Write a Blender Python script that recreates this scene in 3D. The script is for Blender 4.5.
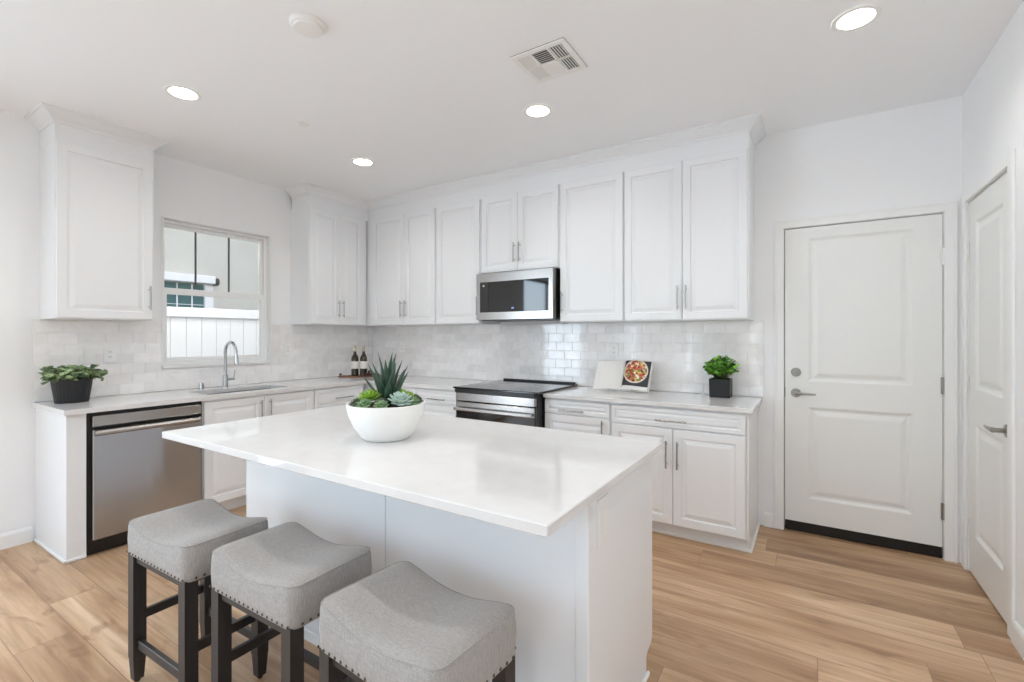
import bpy, bmesh, math, random
from mathutils import Vector, Matrix
random.seed(7)
for o in list(bpy.data.objects): bpy.data.objects.remove(o, do_unlink=True)
SC = bpy.context.scene
COL = SC.collection
# World frame: x to the right along the back wall, wall_back at y=0, the room lies at y<0.
# All builders below take Y = distance in front of the back wall (y = -Y).

# ------------------------------------------------------------------ camera
cd = bpy.data.cameras.new('camera'); cam = bpy.data.objects.new('camera', cd); COL.objects.link(cam)
cd.sensor_width = 36; cd.lens = 469.7/1024*36; cd.shift_y = -5.1/1024; cd.clip_start = .05
cam.location = (4.325, -3.787, 1.35); cam.rotation_euler = (math.radians(90), 0, math.radians(32.286))
SC.camera = cam
# ------------------------------------------------------------------ view, world, lights
vs = SC.view_settings
vs.view_transform = 'Standard'; vs.look = 'None'; vs.gamma = 1; vs.use_curve_mapping = False; vs.exposure = 0.6
SC.cycles.max_bounces = 16; SC.cycles.diffuse_bounces = 12; SC.cycles.glossy_bounces = 6
W = bpy.data.worlds.new('sky'); SC.world = W; W.use_nodes = True
nt = W.node_tree; bg = nt.nodes['Background']; sky = nt.nodes.new('ShaderNodeTexSky')
sky.sky_type = 'NISHITA'; sky.sun_disc = False; sky.sun_elevation = math.radians(50); sky.sun_rotation = math.radians(60)
nt.links.new(sky.outputs[0], bg.inputs[0]); bg.inputs[1].default_value = .14

def area(name, loc, rot, sx, sy, power, color):
    l = bpy.data.lights.new(name, 'AREA'); l.shape = 'RECTANGLE'; l.size = sx; l.size_y = sy; l.energy = power; l.color = color
    o = bpy.data.objects.new(name, l); COL.objects.link(o); o.location = loc; o.rotation_euler = rot; return o
XWALL = 5.098
# added rear fill lamp; daylight through the side patio door (both behind the camera)
area('rear_fill', (2.6, -7.96, 1.35), (math.radians(-90), 0, 0), 4.2, 2.3, 300, (.71, .86, 1))
area('side_daylight', (-.06, -5.25, 1.25), (0, math.radians(-90), 0), 2.3, 1.8, 66, (.72, .86, 1))
area('right_fill', (XWALL+.06, -5.6, 1.35), (0, math.radians(90), 0), 2.0, 1.9, 5, (.78, .89, 1))  # fill lamp added to lift the ceiling and right side
area('window_fill', (-.7, -1.69, 3.0), (0, math.radians(-58), 0), .9, 2.4, 62, (1, .97, .92))   # unseen lamp added above the view to brighten the window reveal
sun = bpy.data.lights.new('sun', 'SUN'); sun.energy = .8; sun.angle = .02; sun.color = (1, .96, .9)
so = bpy.data.objects.new('sun', sun); COL.objects.link(so); so.rotation_euler = (math.radians(12), math.radians(28), 0)

# ------------------------------------------------------------------ materials
def L(c):
    def f(v): v /= 255; return v/12.92 if v <= .04045 else ((v+.055)/1.055)**2.4
    return (f(c[0]), f(c[1]), f(c[2]), 1)
def mat(name, rgb, rough=.5, metal=0, bump=None, emit=None, coat=0, noise=None, spec=None, aniso=0, trans=0):
    m = bpy.data.materials.new(name); m.use_nodes = True; t = m.node_tree; b = t.nodes['Principled BSDF']
    b.inputs['Base Color'].default_value = L(rgb); b.inputs['Roughness'].default_value = rough; b.inputs['Metallic'].default_value = metal
    if coat: b.inputs['Coat Weight'].default_value = coat; b.inputs['Coat Roughness'].default_value = .05
    if spec is not None: b.inputs['Specular IOR Level'].default_value = spec
    if emit: b.inputs['Emission Color'].default_value = L(rgb); b.inputs['Emission Strength'].default_value = emit
    if aniso: b.inputs['Anisotropic'].default_value = aniso
    if trans: b.inputs['Transmission Weight'].default_value = trans
    tc = t.nodes.new('ShaderNodeTexCoord'); mp = t.nodes.new('ShaderNodeMapping'); t.links.new(tc.outputs['Object'], mp.inputs[0])
    if noise:   # (scale xyz, second colour, detail, lo, hi)
        sc, c2, det, lo, hi = noise
        mp.inputs['Scale'].default_value = sc
        n = t.nodes.new('ShaderNodeTexNoise'); n.inputs['Scale'].default_value = 1; n.inputs['Detail'].default_value = det
        r = t.nodes.new('ShaderNodeMapRange'); r.inputs[1].default_value = lo; r.inputs[2].default_value = hi
        mx = t.nodes.new('ShaderNodeMix'); mx.data_type = 'RGBA'
        mx.inputs[6].default_value = L(rgb); mx.inputs[7].default_value = L(c2)
        t.links.new(mp.outputs[0], n.inputs[0]); t.links.new(n.outputs[0], r.inputs[0]); t.links.new(r.outputs[0], mx.inputs[0]); t.links.new(mx.outputs[2], b.inputs['Base Color'])
    if bump:    # (scale, strength, distance)
        s, st, di = bump
        n = t.nodes.new('ShaderNodeTexNoise'); n.inputs['Scale'].default_value = s; n.inputs['Detail'].default_value = 3
        bp = t.nodes.new('ShaderNodeBump'); bp.inputs['Strength'].default_value = st; bp.inputs['Distance'].default_value = di
        t.links.new(tc.outputs['Object'], n.inputs[0]); t.links.new(n.outputs[0], bp.inputs['Height']); t.links.new(bp.outputs[0], b.inputs['Normal'])
    return m
M = {}
M['wall'] = mat('wall_paint', (241, 242, 243), .7, bump=(240, .06, .002))
M['ceil'] = mat('ceiling_paint', (244, 246, 248), .75, bump=(160, .08, .002))
M['trim'] = mat('trim_paint', (240, 241, 240), .38)
M['cab'] = mat('cabinet_paint', (236, 238, 240), .32)
M['doorp'] = mat('door_paint', (236, 237, 235), .35)
M['quartz'] = mat('quartz', (226, 226, 226), .06, noise=((14, 14, 14), (222, 221, 220), 4, .35, .75))
M['steel'] = mat('brushed_steel', (186, 184, 182), .26, 1, aniso=.0)
M['steel2'] = mat('appliance_steel', (176, 173, 170), .24, 1)
M['chrome'] = mat('chrome', (205, 207, 210), .12, 1)
M['nickel'] = mat('satin_nickel', (165, 162, 158), .28, 1)
M['black'] = mat('black_enamel', (18, 18, 19), .3)
M['blackgl'] = mat('black_glass', (9, 10, 11), .04, coat=.5)
M['cook'] = mat('cooktop_glass', (20, 22, 25), .12, coat=.3)
M['rubber'] = mat('black_rubber', (22, 20, 18), .6)
M['plate'] = mat('white_plastic', (238, 238, 236), .35)
M['plateh'] = mat('socket_slots', (60, 60, 60), .5)
M['leg'] = mat('stool_leg_wood', (54, 50, 48), .42, noise=((60, 60, 5), (44, 40, 38), 4, .3, .7))
M['nail'] = mat('nailhead_metal', (96, 88, 78), .3, 1)
M['pot'] = mat('charcoal_pot', (17, 18, 21), .45)
M['pot2'] = mat('black_cube_pot', (20, 19, 19), .5)
M['bowl'] = mat('white_ceramic', (240, 240, 237), .3)
M['soil'] = mat('dark_soil', (50, 38, 30), .9, bump=(90, 1, .01))
M['glassb'] = mat('bottle_glass', (48, 36, 14), .08, coat=.4)
M['basin'] = mat('sink_steel', (150, 151, 153), .3, 1)
M['label'] = mat('paper_label', (232, 228, 222), .6)
M['capsule'] = mat('bottle_capsule', (196, 184, 160), .4)
M['woodtray'] = mat('tray_wood', (142, 92, 62), .5, noise=((12, 60, 12), (96, 60, 42), 4, .3, .7))
M['pod'] = mat('dried_pod', (74, 48, 36), .6)
M['paper'] = mat('page_paper', (228, 227, 224), .6)
M['muntin'] = mat('dark_muntin', (92, 96, 94), .5)
M['vinyl'] = mat('white_vinyl', (240, 241, 241), .35)
M['fence'] = mat('fence_vinyl', (214, 216, 217), .4)
M['stucco'] = mat('neighbour_stucco', (212, 210, 199), .9, bump=(60, .6, .01), noise=((2, 2, 2), (203, 201, 190), 4, .3, .7))
M['ground'] = mat('concrete', (170, 168, 160), .9)
M['shade'] = mat('green_blind', (62, 104, 104), .5)
M['grey'] = mat('dark_grey', (62, 60, 58), .5)
M['lamp'] = mat('lamp_lens', (255, 250, 240), .5, emit=14)
M['ventd'] = mat('vent_dark', (96, 96, 96), .7)

# linen fabric: fine weave
m = mat('linen', (176, 171, 165), .9); M['linen'] = m; t = m.node_tree; b = t.nodes['Principled BSDF']
tc = t.nodes.new('ShaderNodeTexCoord'); cols = []
for sc in ((420, 420, 40), (40, 420, 420)):
    mp = t.nodes.new('ShaderNodeMapping'); mp.inputs['Scale'].default_value = sc; n = t.nodes.new('ShaderNodeTexNoise'); n.inputs['Scale'].default_value = 1; n.inputs['Detail'].default_value = 2
    t.links.new(tc.outputs['Object'], mp.inputs[0]); t.links.new(mp.outputs[0], n.inputs[0]); cols.append(n)
ad = t.nodes.new('ShaderNodeMath'); ad.operation = 'ADD'; t.links.new(cols[0].outputs[0], ad.inputs[0]); t.links.new(cols[1].outputs[0], ad.inputs[1])
r = t.nodes.new('ShaderNodeMapRange'); r.inputs[1].default_value = .75; r.inputs[2].default_value = 1.25; t.links.new(ad.outputs[0], r.inputs[0])
mx = t.nodes.new('ShaderNodeMix'); mx.data_type = 'RGBA'; mx.inputs[6].default_value = L((148, 145, 142)); mx.inputs[7].default_value = L((174, 170, 166))
t.links.new(r.outputs[0], mx.inputs[0]); t.links.new(mx.outputs[2], b.inputs['Base Color'])
bp = t.nodes.new('ShaderNodeBump'); bp.inputs['Strength'].default_value = .25; bp.inputs['Distance'].default_value = .001
t.links.new(ad.outputs[0], bp.inputs['Height']); t.links.new(bp.outputs[0], b.inputs['Normal'])
b.inputs['Sheen Weight'].default_value = .15

# anisotropic brushed steel for the dishwasher front (vertical streak highlights)
def brushed(name, rgb, rough, an, rot=0.0):
    m = mat(name, rgb, rough, 1, aniso=an); t = m.node_tree; b = t.nodes['Principled BSDF']
    tg = t.nodes.new('ShaderNodeTangent'); tg.direction_type = 'RADIAL'; tg.axis = 'Z'
    t.links.new(tg.outputs[0], b.inputs['Tangent']); b.inputs['Anisotropic Rotation'].default_value = rot
    return m
M['dw'] = brushed('brushed_dishwasher_steel', (178, 179, 183), .15, .95, .25)

# clear glass: mostly see-through with a fresnel reflection
m = bpy.data.materials.new('window_glass'); m.use_nodes = True; t = m.node_tree; t.nodes.clear(); M['glass'] = m
o_ = t.nodes.new('ShaderNodeOutputMaterial'); ms = t.nodes.new('ShaderNodeMixShader'); tr = t.nodes.new('ShaderNodeBsdfTransparent'); gl = t.nodes.new('ShaderNodeBsdfGlossy')
gl.inputs['Roughness'].default_value = .01; tr.inputs[0].default_value = (.98, .98, .98, 1); fr = t.nodes.new('ShaderNodeFresnel'); fr.inputs[0].default_value = 1.35
t.links.new(fr.outputs[0], ms.inputs[0]); t.links.new(tr.outputs[0], ms.inputs[1]); t.links.new(gl.outputs[0], ms.inputs[2]); t.links.new(ms.outputs[0], o_.inputs[0])

# leaves: colour varies leaf to leaf (random per island)
def leafmat(name, c1, c2, rough=.45):
    m = mat(name, c1, rough); t = m.node_tree; b = t.nodes['Principled BSDF']
    g = t.nodes.new('ShaderNodeNewGeometry'); mx = t.nodes.new('ShaderNodeMix'); mx.data_type = 'RGBA'
    mx.inputs[6].default_value = L(c1); mx.inputs[7].default_value = L(c2); t.links.new(g.outputs['Random Per Island'], mx.inputs[0]); t.links.new(mx.outputs[2], b.inputs['Base Color'])
    return m
M['leaf_a'] = leafmat('leaf_dusty', (50, 76, 44), (164, 186, 134))
M['leaf_b'] = leafmat('leaf_bright', (32, 88, 22), (132, 196, 66))
M['stem'] = mat('stem', (92, 98, 60), .6)
M['aloe'] = mat('aloe_leaf', (38, 66, 52), .45, noise=((40, 40, 10), (70, 96, 78), 3, .35, .7))
M['ros_blue'] = leafmat('echeveria_blue', (150, 176, 168), (178, 198, 186), .5)
M['ros_green'] = leafmat('echeveria_green', (84, 122, 84), (140, 168, 122), .5)
M['ros_lime'] = leafmat('sempervivum_lime', (96, 138, 34), (150, 184, 62), .45)
M['ros_dark'] = leafmat('succulent_dark', (46, 66, 52), (84, 100, 76), .5)

# tile: handmade glossy ceramic, tone varies tile to tile
m = mat('glazed_tile', (226, 223, 219), .1, coat=.7); M['tile'] = m; t = m.node_tree; b = t.nodes['Principled BSDF']
g = t.nodes.new('ShaderNodeNewGeometry'); tc = t.nodes.new('ShaderNodeTexCoord'); n = t.nodes.new('ShaderNodeTexNoise'); n.inputs['Scale'].default_value = 9; n.inputs['Detail'].default_value = 5; n.inputs['Distortion'].default_value = 1.2
ad = t.nodes.new('ShaderNodeMath'); ad.operation = 'MULTIPLY_ADD'; ad.inputs[1].default_value = .55
t.links.new(tc.outputs['Object'], n.inputs[0]); t.links.new(g.outputs['Random Per Island'], ad.inputs[0]); t.links.new(n.outputs[0], ad.inputs[2])
r = t.nodes.new('ShaderNodeMapRange'); r.inputs[1].default_value = .35; r.inputs[2].default_value = 1.15; t.links.new(ad.outputs[0], r.inputs[0])
mx = t.nodes.new('ShaderNodeMix'); mx.data_type = 'RGBA'; mx.inputs[6].default_value = L((232, 230, 229)); mx.inputs[7].default_value = L((252, 251, 251))
t.links.new(r.outputs[0], mx.inputs[0]); t.links.new(mx.outputs[2], b.inputs['Base Color'])
n2 = t.nodes.new('ShaderNodeTexNoise'); n2.inputs['Scale'].default_value = 22; n2.inputs['Detail'].default_value = 2; t.links.new(tc.outputs['Object'], n2.inputs[0])
bp = t.nodes.new('ShaderNodeBump'); bp.inputs['Strength'].default_value = .35; bp.inputs['Distance'].default_value = .004; t.links.new(n2.outputs[0], bp.inputs['Height']); t.links.new(bp.outputs[0], b.inputs['Normal'])
M['grout'] = mat('grout', (236, 235, 233), .8)

# floor: oak planks running along x
m = mat('oak_planks', (190, 150, 115), .38); M['floor'] = m; t = m.node_tree; b = t.nodes['Principled BSDF']
def N(k): return t.nodes.new('ShaderNode'+k)
tc = N('TexCoord'); mp = N('Mapping'); mp.inputs['Location'].default_value = (.35, .035, 0)
br = N('TexBrick'); br.offset = 0.0; br.squash = 1; br.inputs['Scale'].default_value = 1; br.inputs['Mortar Size'].default_value = .0012; br.inputs['Mortar Smooth'].default_value = .1
br.inputs['Brick Width'].default_value = 1.52; br.inputs['Row Height'].default_value = .2
br.inputs['Color1'].default_value = (0, 0, 0, 1); br.inputs['Color2'].default_value = (1, 1, 1, 1); br.inputs['Mortar'].default_value = (.5, .5, .5, 1)
t.links.new(tc.outputs['Object'], mp.inputs[0])
sx_ = N('SeparateXYZ'); t.links.new(mp.outputs[0], sx_.inputs[0])
rw = N('Math'); rw.operation = 'DIVIDE'; rw.inputs[1].default_value = .2; t.links.new(sx_.outputs[1], rw.inputs[0])
fl = N('Math'); fl.operation = 'FLOOR'; t.links.new(rw.outputs[0], fl.inputs[0])
wn = N('TexWhiteNoise'); wn.noise_dimensions = '1D'; t.links.new(fl.outputs[0], wn.inputs['W'])
ma = N('Math'); ma.operation = 'MULTIPLY_ADD'; ma.inputs[1].default_value = 1.52; t.links.new(wn.outputs['Value'], ma.inputs[0]); t.links.new(sx_.outputs[0], ma.inputs[2])
cb_ = N('CombineXYZ'); t.links.new(ma.outputs[0], cb_.inputs[0]); t.links.new(sx_.outputs[1], cb_.inputs[1]); t.links.new(cb_.outputs[0], br.inputs[0])
# shift the grain per plank
vm = N('VectorMath'); vm.operation = 'MULTIPLY_ADD'; vm.inputs[1].default_value = (7.3, 13.1, 5.7)
t.links.new(br.outputs['Color'], vm.inputs[0]); t.links.new(tc.outputs['Object'], vm.inputs[2])
def grain(sc, det, dist=0.0):
    mp = N('Mapping'); mp.inputs['Scale'].default_value = sc; n = N('TexNoise'); n.inputs['Scale'].default_value = 1; n.inputs['Detail'].default_value = det; n.inputs['Distortion'].default_value = dist
    t.links.new(vm.outputs[0], mp.inputs[0]); t.links.new(mp.outputs[0], n.inputs[0]); return n
def ramp(src, stops):
    r = N('ValToRGB'); r.color_ramp.elements.remove(r.color_ramp.elements[0])
    r.color_ramp.elements[0].position = stops[0][0]; r.color_ramp.elements[0].color = L(stops[0][1])
    for p_, c in stops[1:]:
        e = r.color_ramp.elements.new(p_); e.color = L(c)
    t.links.new(src, r.inputs[0]); return r
g1 = grain((.9, 7, 1), 4, .8); g2 = grain((2.2, 55, 1), 6, .3); g3 = grain((3.2, 13, 1), 3, 1.2)
r1 = ramp(g1.outputs[0], [(.28, (170, 134, 102)), (.42, (197, 162, 127)), (.55, (214, 181, 146)), (.72, (230, 202, 170))])
r2 = ramp(g2.outputs[0], [(.3, (222, 216, 210)), (.6, (255, 255, 255))])
r3 = ramp(g3.outputs[0], [(.26, (176, 154, 132)), (.42, (255, 255, 255))])
def mul(a, c, f=1.0):
    x = N('Mix'); x.data_type = 'RGBA'; x.blend_type = 'MULTIPLY'; x.inputs[0].default_value = f
    t.links.new(a, x.inputs[6]); t.links.new(c, x.inputs[7]); return x.outputs[2]
c = mul(r1.outputs[0], r2.outputs[0], .8); c = mul(c, r3.outputs[0], .5)
tone = ramp(br.outputs['Color'], [(0, (226, 222, 218)), (1, (255, 255, 255))]); c = mul(c, tone.outputs[0], 1)
jr = ramp(br.outputs['Fac'], [(0, (255, 255, 255)), (1, (120, 100, 85))]); c = mul(c, jr.outputs[0], .6)
t.links.new(c, b.inputs['Base Color'])
rr = N('MapRange'); rr.inputs[3].default_value = .3; rr.inputs[4].default_value = .48; t.links.new(g2.outputs[0], rr.inputs[0]); t.links.new(rr.outputs[0], b.inputs['Roughness'])

# salad photograph printed on a page: a round bowl of many coloured patches on charcoal
m = mat('salad_photo', (40, 42, 46), .4); M['photo'] = m; t = m.node_tree; b = t.nodes['Principled BSDF']
uv = N('TexCoord'); mp = N('Mapping'); mp.inputs['Location'].default_value = (-.46, -.58, 0)
t.links.new(uv.outputs['UV'], mp.inputs[0]); ln = N('VectorMath'); ln.operation = 'LENGTH'; t.links.new(mp.outputs[0], ln.inputs[0])
vo = N('TexVoronoi'); vo.inputs['Scale'].default_value = 13; t.links.new(uv.outputs['UV'], vo.inputs[0])
sp = N('SeparateColor'); t.links.new(vo.outputs['Color'], sp.inputs[0])
rp = ramp(sp.outputs[0], [(.0, (160, 36, 40)), (.2, (206, 92, 98)), (.36, (204, 112, 58)), (.5, (214, 196, 110)), (.64, (118, 134, 58)), (.8, (236, 224, 198)), (.95, (90, 44, 34))]); rp.color_ramp.interpolation = 'CONSTANT'
def step(th):
    s = N('Math'); s.operation = 'LESS_THAN'; s.inputs[1].default_value = th; t.links.new(ln.outputs['Value'], s.inputs[0]); return s
def mixc(f, a, c_):
    x = N('Mix'); x.data_type = 'RGBA'; t.links.new(f, x.inputs[0])
    for i, v in ((6, a), (7, c_)):
        if isinstance(v, tuple): x.inputs[i].default_value = v
        else: t.links.new(v, x.inputs[i])
    return x.outputs[2]
c = mixc(step(.47).outputs[0], L((44, 46, 50)), L((226, 214, 204))); c = mixc(step(.42).outputs[0], c, rp.outputs[0]); t.links.new(c, b.inputs['Base Color'])

# ------------------------------------------------------------------ geometry helpers
class G:
    def __init__(s): s.bm = bmesh.new()
    def v(s, p): return s.bm.verts.new((p[0], -p[1], p[2]))
    def face(s, ps):
        try: return s.bm.faces.new([s.v(p) for p in ps])
        except ValueError: return None
    def box(s, x0, x1, y0, y1, z0, z1, bev=0, seg=1):
        vs_ = [s.v((x, y, z)) for x in (x0, x1) for y in (y0, y1) for z in (z0, z1)]
        fs = [s.bm.faces.new([vs_[i] for i in q]) for q in ((0, 1, 3, 2), (4, 6, 7, 5), (0, 4, 5, 1), (2, 3, 7, 6), (0, 2, 6, 4), (1, 5, 7, 3))]
        if bev:
            es = list({e for f in fs for e in f.edges})
            bmesh.ops.bevel(s.bm, geom=es, offset=bev, segments=seg, affect='EDGES', profile=.5)
        return s
    def rings(s, rings, close=True, cap0=True, cap1=True):
        rv = [[s.v(p) for p in r] for r in rings]; n = len(rv[0])
        for a, b in zip(rv, rv[1:]):
            for i in range(n if close else n-1):
                j = (i+1) % n
                s.bm.faces.new((a[i], a[j], b[j], b[i]))
        if cap0: s.bm.faces.new(list(reversed(rv[0])))
        if cap1: s.bm.faces.new(rv[-1])
        return s
    def cyl(s, p0, p1, r0, r1=None, n=16):
        r1 = r0 if r1 is None else r1
        return s.tube([p0, p1], [r0, r1], n)
    def tube(s, pts, rad, n=12, cap=True):
        pts = [Vector(p) for p in pts]
        if not isinstance(rad, (list, tuple)): rad = [rad]*len(pts)
        rings = []; up = None
        for i, p in enumerate(pts):
            d = (pts[min(i+1, len(pts)-1)]-pts[max(i-1, 0)]).normalized()
            if up is None:
                up = Vector((0, 0, 1)) if abs(d.z) < .9 else Vector((1, 0, 0))
            a = d.cross(up).normalized(); up = a.cross(d).normalized()
            rings.append([p+a*math.cos(2*math.pi*k/n)*rad[i]+up*math.sin(2*math.pi*k/n)*rad[i] for k in range(n)])
        return s.rings(rings, True, cap, cap)
    def lathe(s, c, prof, n=32, sx=1, sy=1, cap0=True, cap1=True, ribs=0, rib=0):
        rings = []
        for r, z in prof:
            rings.append([(c[0]+math.cos(2*math.pi*k/n)*r*sx*(1+(rib if ribs and k % 2 else 0)), c[1]+math.sin(2*math.pi*k/n)*r*sy*(1+(rib if ribs and k % 2 else 0)), c[2]+z) for k in range(n)])
        return s.rings(rings, True, cap0, cap1)
    def panel(s, O, U, V_, Nn, w, h, levels):
        """closed moulded panel: nested rectangles, levels=[(inset, height)]"""
        O, U, V_, Nn = map(Vector, (O, U, V_, Nn)); rings = []
        for ins, d in levels:
            rings.append([O+U*ins+V_*ins+Nn*d, O+U*(w-ins)+V_*ins+Nn*d, O+U*(w-ins)+V_*(h-ins)+Nn*d, O+U*ins+V_*(h-ins)+Nn*d])
        return s.rings(rings)
    def sweep(s, path, prof, closed=False):
        """path: plan points (x,Y); prof: [(out, z)] closed polygon; out is to the right of travel in (x,Y)."""
        n = len(path); rings = []
        for i in range(n):
            p = Vector(path[i]); dirs = []
            if i > 0: dirs.append((p-Vector(path[i-1])).normalized())
            if i < n-1: dirs.append((Vector(path[i+1])-p).normalized())
            ns = [Vector((d.y, -d.x)) for d in dirs]
            nn = sum(ns, Vector((0, 0))).normalized(); k = 1/max(.2, nn.dot(ns[0]))
            rings.append([(p.x+nn.x*o*k, p.y+nn.y*o*k, z) for o, z in prof])
        return s.rings(rings)
    def build(s, name, material, parent=None, smooth=False, auto=None):
        bmesh.ops.recalc_face_normals(s.bm, faces=s.bm.faces)
        if parent is not None:
            off = Vector((0, 0, 0)); q = parent
            while q: off += q.location; q = q.parent
            bmesh.ops.translate(s.bm, verts=s.bm.verts, vec=-off)
        me = bpy.data.meshes.new(name); s.bm.to_mesh(me); s.bm.free()
        me.materials.append(M[material] if isinstance(material, str) else material)
        if smooth:
            for p in me.polygons: p.use_smooth = True
            if auto: me.set_sharp_from_angle(angle=math.radians(auto))
        o = bpy.data.objects.new(name, me); COL.objects.link(o); o.parent = parent
        return o
def tag(o, label=None, cat=None, group=None, kind=None):
    if label: o['label'] = label
    if cat: o['category'] = cat
    if group: o['group'] = group
    if kind: o['kind'] = kind
    return o
def thing(name, label, cat, loc=(0, 0, 0), group=None, kind=None):
    o = bpy.data.objects.new(name, None); COL.objects.link(o); o.location = (loc[0], -loc[1], loc[2]); o.empty_display_size = .1
    return tag(o, label, cat, group, kind)
def copy_tree(o, parent=None):
    c = o.copy(); COL.objects.link(c); c.parent = parent
    for ch in o.children: copy_tree(ch, c)
    return c

# ------------------------------------------------------------------ setting
XW, YR, H, T = 5.098, 8.0, 2.778, .15
def struct(name, g, m, smooth=False): return tag(g.build(name, m, None, smooth), kind='structure')
struct('floor', G().box(-T, XW+T, -T, YR+T, -.1, 0), 'floor')
struct('ceiling', G().box(-T, XW+T, -T, YR+T, H, H+.15), 'ceil')
# back wall with opening for door_1
D0, D1, DZ = 4.184, 5.009, 2.091
g = G().box(-T, D0-.004, -T, 0, 0, H).box(D1+.004, XW+T, -T, 0, 0, H).box(D0-.004, D1+.004, -T, 0, DZ+.004, H).box(D0-.004, D1+.004, -T, -.12, 0, DZ+.004)
struct('wall_back', g, 'wall')
WY0, WY1, WZ0, WZ1 = 1.25, 2.12, 1.115, 2.285
g = G().box(-T, 0, 0, WY0, 0, H).box(-T, 0, WY1, 4.3, 0, H).box(-T, 0, WY0, WY1, 0, WZ0).box(-T, 0, WY0, WY1, WZ1, H)
g.box(-T, 0, 6.2, YR, 0, H).box(-T, 0, 4.3, 6.2, 2.42, H)
struct('wall_left', g, 'wall')
R0, R1, RZ = .105, .785, 2.113
g = G().box(XW, XW+T, 0, R0-.004, 0, H).box(XW, XW+T, R1+.004, 4.6, 0, H).box(XW, XW+T, 6.6, YR, 0, H).box(XW, XW+T, 4.6, 6.6, 0, .3).box(XW, XW+T, 4.6, 6.6, 2.4, H).box(XW, XW+T, R0-.004, R1+.004, RZ+.004, H).box(XW+.12, XW+T, R0-.004, R1+.004, 0, RZ+.004)
struct('wall_right', g, 'wall')
g = G().box(0, .5, YR, YR+T, 0, H).box(4.7, XW, YR, YR+T, 0, H).box(.5, 4.7, YR, YR+T, 2.5, H)
struct('wall_rear', g, 'wall')
BB = [(0, 0), (.016, 0), (.016, .082), (.011, .094), (.004, .1), (0, .1)]
def base(name, path): struct(name, G().sweep(path, BB), 'trim')
base('baseboard_back', [(D0-.068, .001), (4.055, .001)])
base('baseboard_left', [(.001, 2.862), (.001, 4.2)])
base('baseboard_right', [(XW-.001, YR-.02), (XW-.001, R1+.07)])
def casing(name, build):
    g = G(); build(g); struct(name, g, 'trim')
cw = .062
CP = [(0, 0), (0, .012), (.012, .018), (.045, .014), (cw, .009), (cw, 0)]
def casing_y(g):   # around door_1, on wall_back (front towards +Y)
    for (a0, a1, b0, b1) in ((D0-.066, D0-.006, 0, DZ+.066), (D1+.006, D1+.066, 0, DZ+.066), (D0-.006, D1+.006, DZ+.006, DZ+.066)):
        g.box(a0, a1, .001, .014, b0, b1, .002)
        if a1-a0 < .2:
            s_ = (a0+.002, a0+.018) if a0 < D0 else (a1-.018, a1-.002)
            g.box(s_[0], s_[1], .014, .019, b0, b1-.002, .002)
        else: g.box(a0-.04, a1+.04, .014, .019, b1-.018, b1-.002, .002)
casing('trim_1', casing_y)
def casing_x(g):
    x = XW
    for (a0, a1, b0, b1) in ((R0-.066, R0-.006, 0, RZ+.066), (R1+.006, R1+.066, 0, RZ+.066), (R0-.006, R1+.006, RZ+.006, RZ+.066)):
        g.box(x-.014, x-.001, a0, a1, b0, b1, .002)
casing('trim_2', casing_x)

# two-panel interior doors
def door_leaf(g, O, U, Nn, w, z0, z1, pz, st, t=.04):
    """leaf in plane O+U*u, front at +Nn*t; pz=[(za,zb)] panels"""
    O, U, Nn = map(Vector, (O, U, Nn)); Z = Vector((0, 0, 1))
    def slab(u0, u1, a, b):
        c = [O+U*u+Z*z for u, z in ((u0, a), (u1, a), (u1, b), (u0, b))]
        g.rings([[p for p in c], [p+Nn*t for p in c]])
    slab(0, st, z0, z1); slab(w-st, w, z0, z1)
    zs = [z0]+[z for q in pz for z in q]+[z1]
    for i in range(0, len(zs), 2): slab(st, w-st, zs[i], zs[i+1])
    for a, b in pz:
        g.panel(O+U*st+Z*a, U, Z, Nn, w-2*st, b-a, [(0, t*.3), (0, t), (.006, t-.001), (.02, t-.011), (.032, t-.012), (.058, t-.003), (.066, t-.002)])
def lever(g, c, Nn, U, ln=.11):
    c, Nn, U = map(Vector, (c, Nn, U))
    g.cyl(c, c+Nn*.008, .031, .029, 24); g.cyl(c+Nn*.008, c+Nn*.05, .011, .011, 14)
    g.tube([c+Nn*.05-U*.005, c+Nn*.052+U*.02, c+Nn*.054+U*.06, c+Nn*.05+U*ln], [.012, .011, .008, .005], 12)
d1 = thing('door_1', 'white two-panel door with deadbolt and lever in the back wall', 'door', ((D0+D1)/2, 0, 0), kind='structure')
g = G(); door_leaf(g, (D0, -.045, 0), (1, 0, 0), (0, 1, 0), D1-D0, .072, DZ-.001, [(.235, .868), (1.035, 2.02)], .135, .04)
g.build('door_leaf', 'doorp', d1)
G().box(D0+.002, D1-.002, -.05, -.008, .004, .07, .003).build('door_sweep', 'rubber', d1)
g = G(); lever(g, (4.25, -.004, .957), (0, 1, 0), (1, 0, 0), .115); g.build('lever_handle', 'nickel', d1, True, 40)
g = G().cyl((4.25, -.004, 1.1), (4.25, .006, 1.1), .031, .03, 24).cyl((4.25, .006, 1.1), (4.25, .013, 1.1), .024, .021, 24).box(4.246, 4.254, .013, .026, 1.086, 1.114, .002)
g.build('deadbolt', 'nickel', d1, True, 40)
G().box(D0-.001, D0+.003, -.02, .004, .925, .99, .001).build('latch_plate', 'nickel', d1)
for z in (1.83, 1.05, .29):
    G().cyl((D1+.002, .006, z-.05), (D1+.002, .006, z+.05), .007, .007, 10).box(D1-.009, D1-.002, -.004, .0005, z-.05, z+.05).build('hinge', 'plate' if z > 1.5 else 'nickel', d1, True, 40)
d2 = thing('door_2', 'white two-panel door with lever handle in the right wall', 'door', (XW, (R0+R1)/2, 0), kind='structure')
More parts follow.
